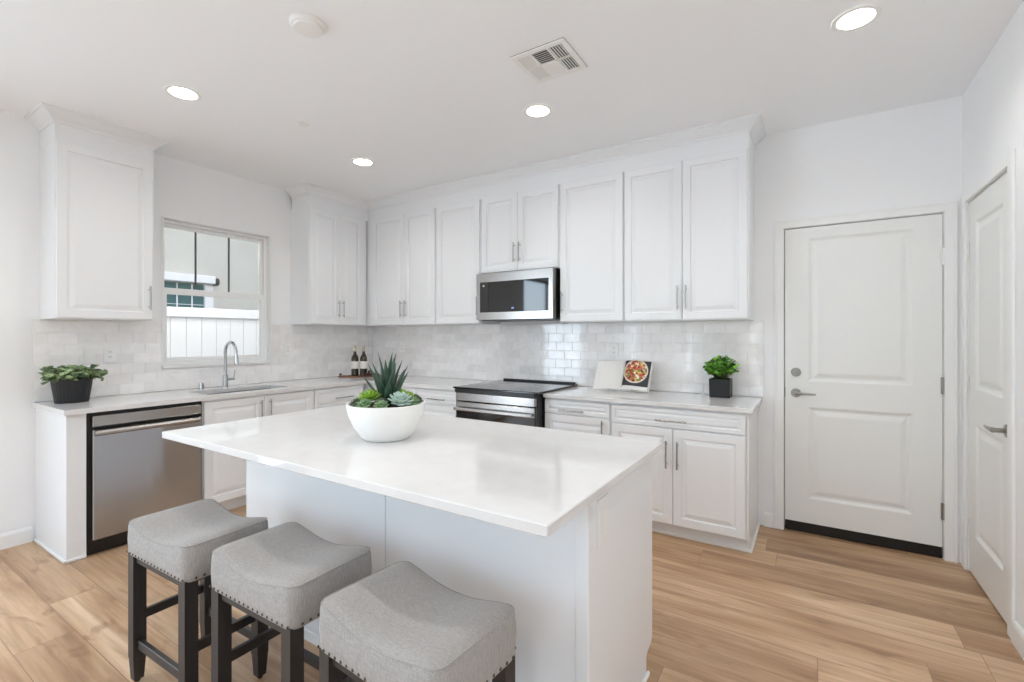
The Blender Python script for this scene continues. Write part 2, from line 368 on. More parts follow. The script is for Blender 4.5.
g = G(); door_leaf(g, (XW+.045, R0, 0), (0, 1, 0), (-1, 0, 0), R1-R0, .012, RZ-.001, [(.23, .86), (1.05, 1.99)], .12, .04)
g.build('door_leaf', 'doorp', d2)
g = G(); lever(g, (XW+.004, R1-.055, .91), (-1, 0, 0), (0, -1, 0), .12); g.build('lever_handle', 'nickel', d2, True, 40)
for z in (1.83, 1.07, .25):
    G().cyl((XW-.006, R0-.002, z-.05), (XW-.006, R0-.002, z+.05), .007, .007, 10).box(XW, XW+.003, R0+.002, R0+.02, z-.05, z+.05).build('hinge', 'plate', d2, True, 40)

# window_1 over the sink
w1 = thing('window_1', 'single-hung kitchen window over the sink with two vertical muntins', 'window', (-.06, 1.69, WZ0), kind='structure')
g = G()
x0, x1, f = -.11, -.045, .024
g.box(x0, x1, WY0+.001, WY0+f, WZ0+.001, WZ1-.001, .003).box(x0, x1, WY1-f, WY1-.001, WZ0+.001, WZ1-.001, .003).box(x0, x1, WY0+f, WY1-f, WZ1-f, WZ1-.001, .003).box(x0, x1, WY0+f, WY1-f, WZ0+.001, WZ0+f, .003)
g.build('window_frame', 'vinyl', w1)
g = G(); a, b_ = WY0+f, WY1-f; mz = 1.70
g.box(-.10, -.078, a, a+.024, mz, WZ1-f, .002).box(-.10, -.078, b_-.018, b_, mz, WZ1-f, .002).box(-.10, -.078, a+.024, b_-.018, WZ1-f-.03, WZ1-f, .002).box(-.10, -.078, a+.024, b_-.018, mz, mz+.035, .002)
us = g.build('upper_sash', 'vinyl', w1)
G().box(-.091, -.087, a+.023, b_-.017, mz+.034, WZ1-f-.029).build('pane', 'glass', us)
for y in (1.577, 1.848): G().box(-.086, -.08, y-.007, y+.007, mz+.035, WZ1-f-.03).build('muntin', 'muntin', us)
g = G()
g.box(-.077, -.05, a, a+.034, WZ0+f, mz+.04, .002).box(-.077, -.05, b_-.024, b_, WZ0+f, mz+.04, .002).box(-.077, -.05, a+.034, b_-.024, mz-.012, mz+.04, .002).box(-.077, -.05, a+.034, b_-.024, WZ0+f, WZ0+f+.036, .002)
ls = g.build('lower_sash', 'vinyl', w1)
G().box(-.066, -.062, a+.033, b_-.023, WZ0+f+.035, mz-.011).build('pane', 'glass', ls)
G().box(-.044, .022, WY0-.008, WY1+.008, WZ0-.024, WZ0+.004, .003).build('window_sill', 'trim', w1)
G().box(.0135, .022, WY0-.012, WY0+.001, WZ0+.004, WZ1+.012, .002).box(.0135, .022, WY1-.001, WY1+.012, WZ0+.004, WZ1+.012, .002).box(.0135, .022, WY0, WY1, WZ1, WZ1+.012, .002).build('window_edge_trim', 'trim', w1)

# windows behind the camera; patio door known by its reflection, others added for light
w2 = thing('window_2', 'dark-framed sliding patio door in the left wall behind the camera', 'window', (-.07, 5.25, 0), kind='structure')
G().box(-.1, -.03, 4.301, 4.35, 0.001, 2.419).box(-.1, -.03, 6.15, 6.199, .001, 2.419).box(-.1, -.03, 4.35, 6.15, 2.37, 2.419).box(-.1, -.03, 4.35, 6.15, .001, .05).box(-.1, -.03, 5.22, 5.28, .05, 2.37).build('window_frame', 'grey', w2)
w3 = thing('added_window_3', 'added wide glazed opening, unseen in the rear wall behind the camera', 'window', (2.6, YR+.07, 0), kind='structure')  # unseen opening added as a source for the rear room light
g = G()
for x in (.5, 1.88, 3.28, 4.65): g.box(x+.001, x+.049, YR+.04, YR+.1, .05, 2.45)
g.box(.501, 4.699, YR+.04, YR+.1, .001, .05).box(.501, 4.699, YR+.04, YR+.1, 2.45, 2.499); g.build('window_frame', 'vinyl', w3)

w4 = thing('added_window_4', 'added wide window, unseen in the right wall behind the camera', 'window', (XW+.07, 5.6, .3), kind='structure')  # no known window here, added as an opening for the right fill lamp
G().box(XW+.08, XW+.13, 4.601, 4.65, .301, 2.399).box(XW+.08, XW+.13, 6.55, 6.599, .301, 2.399).box(XW+.08, XW+.13, 4.65, 6.55, .301, .35).box(XW+.08, XW+.13, 4.65, 6.55, 2.35, 2.399).box(XW+.08, XW+.13, 5.58, 5.62, .35, 2.35).build('window_frame', 'vinyl', w4)

# ------------------------------------------------------------------ outside the sink window
struct('ground', G().box(-8, -T-.01, -6, 14, -.25, -.12), 'ground')
fn = thing('vinyl_fence', 'white vinyl privacy fence seen through the lower sash of the window', 'fence', (-1.32, 0, -.12))
g = G(); y = -4
while y < 5.5: g.box(-1.335, -1.305, y, y+.147, -.1, 1.56, .003); y += .15
g.build('fence_boards', 'fence', fn)
G().box(-1.36, -1.28, -4, 5.5, 1.55, 1.655, .006).build('top_rail', 'fence', fn)
for y in (-3.9, -1.5, .9+2.0, 5.3): G().box(-1.38, -1.337, y-.05, y+.05, -.12, 1.70, .006).build('fence_post', 'fence', fn)
nh = thing('neighbouring_house', 'pale stucco house wall with a green-paned window beyond the white fence', 'building', (-3.3, 0, -.12))
G().box(-6, -3.2, -6, 9, -.12, 5.2).build('wall', 'stucco', nh)
g = G().box(-3.199, -3.15, .254, .377, 1.3, 2.1, .004).box(-3.199, -3.15, 1.9, 2.02, 1.3, 2.1, .004).box(-3.199, -3.15, .254, 2.02, 1.2, 1.3, .004)
nw = g.build('window_frame', 'vinyl', nh)
G().box(-3.199, -3.19, .377, 1.9, 1.3, 2.1).build('pane', 'shade', nw)
g = G()
for y in (.53, .72, .91, 1.1, 1.3, 1.5, 1.7): g.box(-3.19, -3.18, y-.008, y+.008, 1.3, 2.1)
for z in (1.4, 1.6, 1.8, 1.96): g.box(-3.19, -3.184, .377, 1.9, z-.004, z+.004)
g.build('window_bars', 'vinyl', nw)
aw = G().box(-3.199, -3.05, .27, 2.2, 2.11, 2.225, .01).build('window_hood', 'vinyl', nh)
G().cyl((-3.12, .27, 2.15), (-3.12, .21, 2.15), .06, .055, 16).build('end_cap', 'grey', aw)

# ------------------------------------------------------------------ backsplash: individual glazed tiles set in grout
def tiles(gt, O, U, Nn, w, z0, z1, seed, holes=()):
    rnd = random.Random(seed); O, U, Nn = map(Vector, (O, U, Nn)); Z = Vector((0, 0, 1))
    rh, tw, gr, th = .0762, .155, .0018, .009
    z = z0; k = 0
    while z < z1-.006:
        za, zb = z+gr/2, min(z+rh, z1)-gr/2; u = -(.0 if k % 2 else tw/2)-rnd.random()*.012
        while u < w:
            u0, u1 = max(u+gr/2, 0), min(u+tw-gr/2, w)
            if u1-u0 > .006:
                segs = [(u0, u1, za, zb)]
                for (h0, h1, y0, y1) in holes:
                    ns = []
                    for (p0, p1, q0, q1) in segs:
                        if p1 <= h0 or p0 >= h1 or q1 <= y0 or q0 >= y1: ns.append((p0, p1, q0, q1)); continue
                        if p0 < h0-.004: ns.append((p0, h0, q0, q1))
                        if p1 > h1+.004: ns.append((h1, p1, q0, q1))
                        m0, m1 = max(p0, h0), min(p1, h1)
                        if q0 < y0-.004: ns.append((m0, m1, q0, y0))
                        if q1 > y1+.004: ns.append((m0, m1, y1, q1))
                    segs = ns
                for (p0, p1, q0, q1) in segs:
                    tx, tz, e = rnd.uniform(-.003, .003), rnd.uniform(-.005, .005), .0016
                    cx, cz = (p0+p1)/2, (q0+q1)/2
                    def P_(uu, zz, d): return O+U*uu+Z*zz+Nn*(d+(uu-cx)*tx+(zz-cz)*tz)
                    gt.rings([[O+U*a_+Z*b2+Nn*.002 for a_, b2 in ((p0, q0), (p1, q0), (p1, q1), (p0, q1))],
                              [P_(a_, b2, th-.0009) for a_, b2 in ((p0, q0), (p1, q0), (p1, q1), (p0, q1))],
                              [P_(a_, b2, th) for a_, b2 in ((p0+e, q0+e), (p1-e, q0+e), (p1-e, q1-e), (p0+e, q1-e))]], True, False, True)
            u += tw
        z += rh; k += 1
ZC, ZU = .912, 1.461
bs = thing('backsplash', 'light grey glazed subway tile backsplash behind the counters', 'backsplash', (0, 0, ZC))
BY1 = 2.855
G().box(.012, 4.055, .0005, .0075, ZC+.002, ZU-.001).box(.0005, .0075, .0005, WY0-.01, ZC+.002, ZU-.001).box(.0005, .0075, WY1+.01, BY1, ZC+.002, ZU-.001).box(.0005, .0075, WY0-.01, WY1+.01, ZC+.002, WZ0-.026).build('grout', 'grout', bs)
gt = G()
tiles(gt, (.012, .001, 0), (1, 0, 0), (0, 1, 0), 4.043, ZC+.003, ZU-.001, 3)
tiles(gt, (.001, 0.001, 0), (0, 1, 0), (1, 0, 0), BY1-.001, ZC+.003, ZU-.001, 9, holes=[(WY0-.012, WY1+.012, WZ0-.026, 3)])
gt.build('tiles', 'tile', bs)

# ------------------------------------------------------------------ counters
CT = .03; CD = .638
def slab(name, label, polys_fn, hole=None):
    g = G(); polys_fn(g); return tag(g.build(name, 'quartz'), label, 'countertop')
SK = (.215, .545, 1.38, 2.04)   # sink cut-out x0,x1,Y0,Y1
def corner_slab(g):
    # outline extruded, with sink hole, made from quads (no internal side faces)
    xs = [.003, SK[0], SK[1], CD, 1.832]; ys = [.003, CD, SK[2], SK[3], 2.862]
    cells = []
    for i in range(4):
        for j in range(4):
            if i == 3 and j > 0: continue
            if i == 1 and j == 2: continue
            cells.append((i, j))
    cs = set(cells); vt = {}
    def vv(i, j, z):
        if (i, j, z) not in vt: vt[(i, j, z)] = g.v((xs[i], ys[j], z))
        return vt[(i, j, z)]
    z0, z1 = ZC-CT, ZC
    for (i, j) in cells:
        for z in (z0, z1): g.bm.faces.new([vv(i, j, z), vv(i+1, j, z), vv(i+1, j+1, z), vv(i, j+1, z)])
        for (di, dj, a, b2) in ((-1, 0, (i, j), (i, j+1)), (1, 0, (i+1, j), (i+1, j+1)), (0, -1, (i, j), (i+1, j)), (0, 1, (i, j+1), (i+1, j+1))):
            if (i+di, j+dj) not in cs: g.bm.faces.new([vv(*a, z0), vv(*b2, z0), vv(*b2, z1), vv(*a, z1)])
    es = [e for e in g.bm.edges if len(e.link_faces) == 2 and e.calc_face_angle(0) > 1]
    bmesh.ops.bevel(g.bm, geom=es, offset=.002, segments=1, affect='EDGES')
slab('countertop', 'L-shaped white quartz countertop around the sink, running to the left of the range', corner_slab)
slab('countertop', 'white quartz countertop to the right of the range, under the cookbook', lambda g: g.box(2.612, 4.045, .003, CD, ZC-CT, ZC, .003))

# ------------------------------------------------------------------ cabinets
DL = [(0, .0), (0, .017), (.003, .02), (.052, .02), (.056, .011), (.064, .011), (.088, .019), (.092, .0195)]
DLs = [(0, .0), (0, .017), (.003, .02), (.026, .02), (.029, .012), (.034, .012), (.046, .0185), (.05, .0188)]
def bar_pull(parent, c, ax, out, ln=.17):
    c, ax, out = map(Vector, (c, ax, out)); g = G()
    g.cyl(c+out*.032-ax*ln/2, c+out*.032+ax*ln/2, .0058, .0058, 12)
    for s_ in (-1, 1): g.cyl(c+ax*s_*ln*.36, c+out*.032+ax*s_*ln*.36, .0045, .0045, 10)
    return g.build('handle', 'steel', parent, True, 40)
def front(kind, root, face, a0, a1, z0, z1, plane, handle=None, hl=.17):
    """door or drawer front. face 'Y' = faces +Y (back wall run), 'X' = faces +X (left wall run)"""
    gp = .0018; w, h = a1-a0-2*gp, z1-z0-2*gp; g = G(); lv = DL if min(w, h) > .22 else DLs
    if face == 'Y': g.panel((a0+gp, plane, z0+gp), (1, 0, 0), (0, 0, 1), (0, 1, 0), w, h, lv)
    else: g.panel((plane, a0+gp, z0+gp), (0, 1, 0), (0, 0, 1), (1, 0, 0), w, h, lv)
    o = g.build(kind, 'cab', root)
    if handle:
        a, z, v = handle; ax = (0, 0, 1) if v else ((1, 0, 0) if face == 'Y' else (0, 1, 0))
        if face == 'Y': bar_pull(o, (a, plane+.019, z), ax, (0, 1, 0), hl)
        else: bar_pull(o, (plane+.019, a, z), ax, (1, 0, 0), hl)
    return o
UD, LUD = .341, .311      # plan depth of the uppers incl. doors
ZT = 2.705; DT = 2.592
def upper(label, face, a0, a1, z0, doors, depth, body=None, extra=None):
    if face == 'Y': r_ = thing('upper_cabinet', label, 'cabinet', ((a0+a1)/2, .01, z0))
    else: r_ = thing('upper_cabinet', label, 'cabinet', (.01, (a0+a1)/2, z0))
    pl = depth-.02; b0, b1 = body or (a0, a1)
    g = G()
    if face == 'Y': g.box(b0+.0005, b1-.0005, .002, pl, z0, DT+.002, .001)
    else: g.box(.002, pl, b0+.0005, b1-.0005, z0, DT+.002, .001)
    if extra: extra(g)
    g.build('body', 'cab', r_)
    for (d0, d1, hnd) in doors: front('door', r_, face, d0, d1, z0+.004, DT, pl, (hnd, z0+.16, True) if hnd else None)
    return r_
upper('single-door upper cabinet left of the sink window, above the leafy plant', 'X', 2.288, 2.822, ZU, [(2.30, 2.818, 2.325)], LUD)
upper('two-door upper cabinet right of the sink window, turned to face the island', 'X', .345, 1.034, ZU, [(.402, .695, .668), (.695, 1.03, .72)], LUD)
upper('two-door upper cabinet in the corner on the back wall, above the wine bottles', 'Y', .003, 1.272, ZU, [(.385, .851, .822), (.851, 1.262, .879)], UD)
upper('single-door upper cabinet on the back wall just left of the microwave', 'Y', 1.274, 1.804, ZU, [(1.288, 1.796, 1.784)], UD)
upper('short two-door upper cabinet mounted above the microwave', 'Y', 1.806, 2.599, 1.909, [(1.82, 2.205, 2.178), (2.205, 2.591, 2.232)], UD)
upper('single-door upper cabinet on the back wall just right of the microwave', 'Y', 2.601, 3.141, ZU, [(2.609, 3.138, 2.636)], UD)
upper('two-door upper cabinet at the right end of the back wall, above the cube pot plant', 'Y', 3.143, 3.992, ZU, [(3.147, 3.569, 3.54), (3.569, 3.985, 3.598)], UD)
CR = [(0, 0), (.008, 0), (.01, .012), (.02, .022), (.034, .034), (.05, .048), (.062, .056), (.064, .062), (.076, .064), (.076, .0725), (0, .0725)]
CRP = [(-.02, DT+.0025), (0, DT+.0025)]+[(o_, ZT+.0005+z) for o_, z in CR[:-1]]+[(-.02, ZT+.073)]
U2 = UD-.018; L2 = LUD-.018
tag(G().sweep([(.022, 1.034), (L2, 1.034), (L2, U2), (3.992, U2), (3.992, .002)][::-1], CRP).build('crown_molding', 'cab'), 'white crown molding along the ceiling over the corner and back wall cabinets', 'crown molding')
tag(G().sweep([(.002, 2.822), (L2, 2.822), (L2, 2.288), (.002, 2.288)][::-1], CRP).build('crown_molding', 'cab'), 'short white crown molding capping the cabinet left of the window', 'crown molding')

# base cabinets
BZ0, BZ1 = .1, ZC-CT-.001; BD = .618
def lower(label, face, a0, a1, fronts, plane=BD, toe=.52, extra=None, hollow=False):
    r_ = thing('base_cabinet', label, 'cabinet', ((a0+a1)/2, .3, 0) if face == 'Y' else (.3, (a0+a1)/2, 0))
    pl = plane-.02; g = G()
    if face == 'Y': g.box(a0+.0005, a1-.0005, .004, pl, BZ0, BZ1, .001)
    elif hollow:   # open-topped carcass for the sink
        o_ = [(.004, a0+.0005), (pl, a0+.0005), (pl, a1-.0005), (.004, a1-.0005)]; i_ = [(.02, a0+.018), (pl-.018, a0+.018), (pl-.018, a1-.018), (.02, a1-.018)]
        g.rings([[(x, y, z) for x, y in q] for q, z in ((o_, BZ0), (o_, BZ1), (i_, BZ1), (i_, BZ0+.02))])
    else: g.box(.004, pl, a0+.0005, a1-.0005, BZ0, BZ1, .001)
    if extra: extra(g)
    g.build('body', 'cab', r_)
    g = G()
    if face == 'Y': g.box(a0+.0005, a1-.0005, .004, toe, .0, BZ0-.001)
    else: g.box(.004, toe, a0+.0005, a1-.0005, .0, BZ0-.001)
    g.build('toe_kick', 'cab', r_)
    for (k, d0, d1, z0, z1, h) in fronts: front(k, r_, face, d0, d1, z0, z1, pl, h, .2 if k == 'drawer' else .18)
    return r_
DRZ0, DRZ1, DZ0 = .742, .868, .108
lower('two-door sink base cabinet beside the dishwasher', 'X', 1.2, 2.105, [('door', 1.652, 2.1, DZ0, DRZ1, (1.69, .75, True)), ('door', 1.204, 1.652, DZ0, DRZ1, (1.614, .75, True))], hollow=True)
lower('corner base cabinet with a drawer, between sink cabinet and corner', 'X', .64, 1.198, [('drawer', .66, 1.194, .69, DRZ1, (.9, .775, False)), ('door', .66, 1.194, DZ0, .686, (.7, .58, True))])
lower('base cabinet with a drawer, just left of the range', 'Y', .003, 1.828, [('drawer', 1.262, 1.822, DRZ0, DRZ1, (1.545, .79, False)), ('door', 1.262, 1.822, DZ0, DRZ0-.004, (1.78, .63, True)), ('door', .66, 1.258, DZ0, DRZ1, (1.2, .75, True))])
lower('narrow base cabinet with a drawer, just right of the range', 'Y', 2.612, 3.14, [('drawer', 2.616, 3.137, .766, DRZ1, (2.85, .80, False)), ('door', 2.616, 3.137, DZ0, .762, (3.09, .66, True))])
rb = lower('wide base cabinet with one long drawer over two doors, right end of the back wall', 'Y', 3.142, 4.004, [('drawer', 3.147, 4.0, .742, DRZ1, (3.56, .793, False)), ('door', 3.147, 3.57, DZ0, .738, (3.533, .572, True)), ('door', 3.57, 4.0, DZ0, .738, (3.604, .572, True))])
g = G().box(4.005, 4.017, .004, .6, BZ0, BZ1).box(4.005, 4.017, .004, .525, .0, BZ0); g.build('end_panel', 'cab', rb)
g = G().box(4.0175, 4.03, .018, .53, .0, .018, .003).box(3.15, 4.03, .5215, .531, 0, .018, .003); g.build('shoe_molding', 'trim', rb)
ep = thing('end_panel', 'white end panel left of the dishwasher supporting the counter end', 'cabinet panel', (.3, 2.79, 0))
G().box(.004, .602, 2.752, 2.845, 0.0, BZ1, .0015).build('panel', 'cab', ep)
G().box(.02, .612, 2.8455, 2.857, 0, .02, .004).box(.6025, .612, 2.752, 2.857, 0, .02, .004).build('shoe_molding', 'trim', ep)

# ------------------------------------------------------------------ dishwasher
dw = thing('dishwasher', 'stainless steel dishwasher at the left end of the sink counter', 'dishwasher', (.3, 2.43, 0))
G().box(.03, .6, 2.109, 2.749, .012, .879, .002).build('housing', 'black', dw)
G().box(.601, .64, 2.126, 2.732, .1, .775, .006, 2).build('door', 'dw', dw)
G().box(.601, .637, 2.126, 2.732, .793, .858, .004).build('control_strip', 'steel2', dw)
g = G(); pr = [(.601, .738), (.651, .738), (.662, .745), (.664, .757), (.659, .769), (.645, .776), (.601, .778)]
g.rings([[(x, y, z) for x, z in pr] for y in (2.145, 2.725)]); g.build('handle', 'steel', dw, True, 30)
G().box(.5, .575, 2.115, 2.743, .0, .011).build('toe_kick', 'black', dw)

# ------------------------------------------------------------------ range
rg = thing('range', 'slide-in stainless and black glass electric range between the base cabinets', 'range', (2.22, .4, 0))
RX0, RX1, RY = 1.842, 2.604, .735
G().box(RX0, RX1, .02, .70, .012, .9, .002).build('body', 'black', rg)
G().box(1.82, 2.628, .03, .745, .9135, .93, .004, 2).build('cooktop', 'cook', rg)
G().box(RX0, RX1, .701, .75, .885, .913, .003).build('cooktop_fascia', 'black', rg)
G().box(1.86, 2.6, .016, .045, .9305, .945, .003).build('rear_vent_trim', 'black', rg)
G().box(RX0+.006, RX1-.006, .701, .742, .818, .884, .003).build('control_panel', 'steel2', rg)
G().box(RX0, RX1, .701, .733, .2, .815, .004).build('oven_door', 'blackgl', rg)
g = G().box(RX0+.006, RX1-.006, .7335, .742, .735, .808, .003); g.build('door_top_band', 'steel2', rg)
g = G().box(RX0+.012, RX1-.012, .765, .785, .742, .768, .006, 2)
for x in (RX0+.04, RX1-.04): g.box(x-.012, x+.012, .742, .766, .745, .765, .002)
g.build('oven_handle', 'steel', rg)
G().box(RX0+.006, RX1-.006, .701, .74, .03, .195, .003).build('storage_drawer', 'steel2', rg)
for (x, y, r_) in ((2.03, .25, .075), (2.42, .25, .09), (2.03, .55, .1), (2.42, .55, .09)):
    n = 40; g = G(); g.rings([[(x+math.cos(2*math.pi*k/n)*q, y+math.sin(2*math.pi*k/n)*q, z) for k in range(n)] for q, z in ((r_-.002, .9301), (r_-.002, .9304), (r_, .9304), (r_, .9301))], True, False, False)
    g.build('burner_ring', 'grey', rg)

# ------------------------------------------------------------------ microwave
mw = thing('microwave', 'stainless over-the-range microwave with black glass door', 'microwave', (2.2, .2, 1.49))
MX0, MX1, MZ0, MZ1 = 1.822, 2.584, 1.492, 1.898
G().box(MX0, MX1, .01, .36, MZ0+.004, MZ1+.006, .003).build('body', 'black', mw)
G().box(MX0+.01, MX1-.02, .02, .35, MZ0-.006, MZ0+.003).build('bottom_vent', 'black', mw)
g = G(); gx0, gx1, gz0, gz1 = 1.862, 2.548, 1.556, 1.822
for (a, b_, c_, d_) in ((MX0, MX1, gz1, MZ1), (MX0, MX1, MZ0, gz0), (MX0, gx0, gz0, gz1), (gx1, MX1, gz0, gz1)): g.box(a, b_, .361, .42, c_, d_)
dr = g.build('door', 'steel2', mw)
G().box(gx0, gx1, .362, .4185, gz0, gz1).build('door_glass', 'blackgl', dr)
g = G()   # seven-segment clock reading 1:25-like digits, small and dim
G().box(2.19, 2.215, .4187, .419, 1.583, 1.592).build('display', mat('display_blue', (120, 150, 210), .4, emit=.8), dr)
G().cyl((1.9, .4185, 1.79), (1.9, .4192, 1.79), .009, .009, 16).build('badge', 'plate', dr)

# ------------------------------------------------------------------ sink and faucet
sk = thing('sink', 'undermount stainless steel sink basin below the window', 'sink', (.36, 1.7, .68))
g = G(); a0, a1, b0, b1 = SK
def rr(x0, x1, y0, y1, r_, z, n=5):
    out = []
    for (cx, cy, s0) in ((x1-r_, y1-r_, 0), (x0+r_, y1-r_, 90), (x0+r_, y0+r_, 180), (x1-r_, y0+r_, 270)):
        for k in range(n+1):
            t_ = math.radians(s0+90*k/n); out.append((cx+r_*math.cos(t_), cy+r_*math.sin(t_), z))
    return out
g.rings([rr(a0-.012, a1+.012, b0-.012, b1+.012, .02, ZC-CT-.002), rr(a0+.001, a1-.001, b0+.001, b1-.001, .02, ZC-CT-.002), rr(a0+.004, a1-.004, b0+.004, b1-.004, .03, ZC-.2), rr(a0+.03, a1-.03, b0+.03, b1-.03, .03, ZC-.22)], True, False, True)
g.build('basin', 'basin', sk, True, 40)
G().cyl((.36, 1.7, ZC-.2199), (.36, 1.7, ZC-.216), .045, .04, 24).build('drain', 'chrome', sk, True, 40)
fc = thing('faucet', 'chrome gooseneck pull-down faucet behind the sink', 'faucet', (.165, 1.73, ZC))
fx, fy = .165, 1.73
g = G().cyl((fx, fy, ZC), (fx, fy, ZC+.008), .028, .026, 24).cyl((fx, fy, ZC+.008), (fx, fy, ZC+.11), .021, .02, 20)
g.build('base', 'chrome', fc, True, 40)
pts = [(fx, fy, ZC+.1), (fx, fy, ZC+.30)]
for k in range(1, 11):
    t_ = math.pi-k*math.pi*.93/10; pts.append((fx+.085+.085*math.cos(t_), fy, ZC+.30+.085*math.sin(t_)))
e = Vector(pts[-1]); pts.append(tuple(e+Vector((.006, 0, -.04))))
G().tube(pts, .0125, 14).build('neck', 'chrome', fc, True, 50)
G().tube([tuple(Vector(pts[-1])), tuple(Vector(pts[-1])+Vector((.004, 0, -.05))), tuple(Vector(pts[-1])+Vector((.007, 0, -.08)))], [.0155, .0185, .017], 16).build('spray_head', 'chrome', fc, True, 40)
g = G().cyl((fx, fy-.018, ZC+.07), (fx, fy-.075, ZC+.07), .011, .011, 14).tube([(fx, fy-.07, ZC+.075), (fx, fy-.075, ZC+.12), (fx+.004, fy-.078, ZC+.15)], [.007, .006, .005], 10)
g.build('lever', 'chrome', fc, True, 40)
ag = G().cyl((.1, 1.885, ZC), (.1, 1.885, ZC+.045), .02, .019, 20).cyl((.1, 1.885, ZC+.045), (.1, 1.885, ZC+.052), .015, .012, 20).build('air_gap_cap', 'chrome', None, True, 40)
tag(ag, 'short chrome cylinder cap on the counter left of the faucet', 'air gap')

# ------------------------------------------------------------------ wall plates
def wall_plate(label, face, a, z, kind, w=.072, h=.115):
    r_ = thing('wall_outlet' if kind != 'switch' else 'light_switch', label, 'outlet' if kind != 'switch' else 'switch', (a, .011, z) if face == 'Y' else (.011, a, z))
    def bx(g, u0, u1, z0, z1, d0, d1, bev=0):
        if face == 'Y': g.box(a+u0, a+u1, d0, d1, z+z0, z+z1, bev)
        else: g.box(d0, d1, a+u0, a+u1, z+z0, z+z1, bev)
    g = G(); bx(g, -w/2, w/2, -h/2, h/2, .0105, .016, .002); g.build('cover_plate', 'plate', r_)
    if kind == 'switch':
        g = G(); bx(g, -.017, .017, -.033, .033, .0162, .019, .001); g.build('rocker', 'plate', r_)
    else:
        g = G(); bx(g, -.017, .017, -.034, .034, .0162, .018, .001); s_ = g.build('socket', 'plate', r_)
        for dz in (-.018, .018):
            for q in ((-.008, -.0055, dz-.004, dz+.005), (.0055, .008, dz-.004, dz+.005), (-.0025, .0025, dz-.011, dz-.007)):
                g = G(); bx(g, *q, .0181, .0184); g.build('slot', 'plateh', s_)
wall_plate('white light switch on the tile left of the window, above the leafy plant', 'X', 2.576, 1.214, 'switch')
wall_plate('white outlet on the tile between the light switch and the window', 'X', 2.457, 1.217, 'outlet')
wall_plate('white outlet on the tile between the window and the corner', 'X', 1.072, 1.221, 'outlet')
wall_plate('white outlet on the back wall tile behind the succulent bowl', 'Y', .491, 1.226, 'outlet')
wall_plate('white outlet on the back wall tile above the open cookbook', 'Y', 2.952, 1.232, 'outlet')
wall_plate('white light switch at the right end of the tile, above the cube pot plant', 'Y', 3.985, 1.234, 'switch')

# ------------------------------------------------------------------ island
il = thing('kitchen_island', 'white paneled kitchen island base standing in front of the range', 'kitchen island', (2.9, 2.1, 0))
IX0, IX1, IY0, IY1 = 1.935, 3.78, 1.845, 2.505
g = G().box(IX0+.02, IX1-.0205, IY0+.03, IY1-.0185, .1, ZC-CT-.001).box(IX0+.02, IX1-.0205, IY0+.09, IY1-.0185, 0, .1); g.build('body', 'cab', il)
for (x0, x1) in ((IX0, 2.931), (2.934, IX1-.04)): G().box(x0, x1, IY1-.018, IY1, .0, ZC-CT-.001, .0015).build('back_panel', 'cab', il)
G().box(IX1-.039, IX1+.004, IY1-.016, IY1+.008, 0, ZC-CT-.001, .003).build('corner_post', 'cab', il)
g = G()    # right end panel with toe notch at the back bottom
ol = [(IY1-.017, 0), (IY1-.017, ZC-CT-.001), (IY0, ZC-CT-.001), (IY0, .115), (IY0+.012, .1), (IY0+.075, .085), (IY0+.082, .07), (IY0+.082, 0)]
g.rings([[(x, y, z) for y, z in ol] for x in (IX1-.02, IX1)]); g.build('end_panel', 'cab', il)
G().box(IX0-.012, IX1-.04, IY1+.0005, IY1+.012, 0, .05, .004).box(IX1+.0005, IX1+.012, IY0+.07, IY1-.0165, 0, .02, .004).build('base_molding', 'trim', il)
for (a, b_) in ((IX0+.02, 2.6), (2.6, 3.18), (3.18, IX1-.021)):
    g = G(); g.panel((b_-.002, IY0+.029, .11), (-1, 0, 0), (0, 0, 1), (0, -1, 0), b_-a-.004, .76, DL); d_ = g.build('door', 'cab', il)
    bar_pull(d_, (b_-.05, IY0+.01, .75), (0, 0, 1), (0, -1, 0), .18)
tag(G().box(1.821, 3.815, 1.809, 2.826, ZC-CT, ZC, .003).build('island_countertop', 'quartz'), 'white quartz slab topping the kitchen island, holding the succulent bowl', 'countertop')
r_ = thing('wall_outlet', 'white outlet cover on the right end of the island just under the slab', 'outlet', (IX1, 2.4, .775))
G().box(IX1+.0005, IX1+.006, 2.357, 2.443, .703, .848, .002).build('cover_plate', 'plate', r_)
G().box(IX1+.0062, IX1+.0085, 2.383, 2.417, .742, .81, .001).build('socket', 'plate', r_)

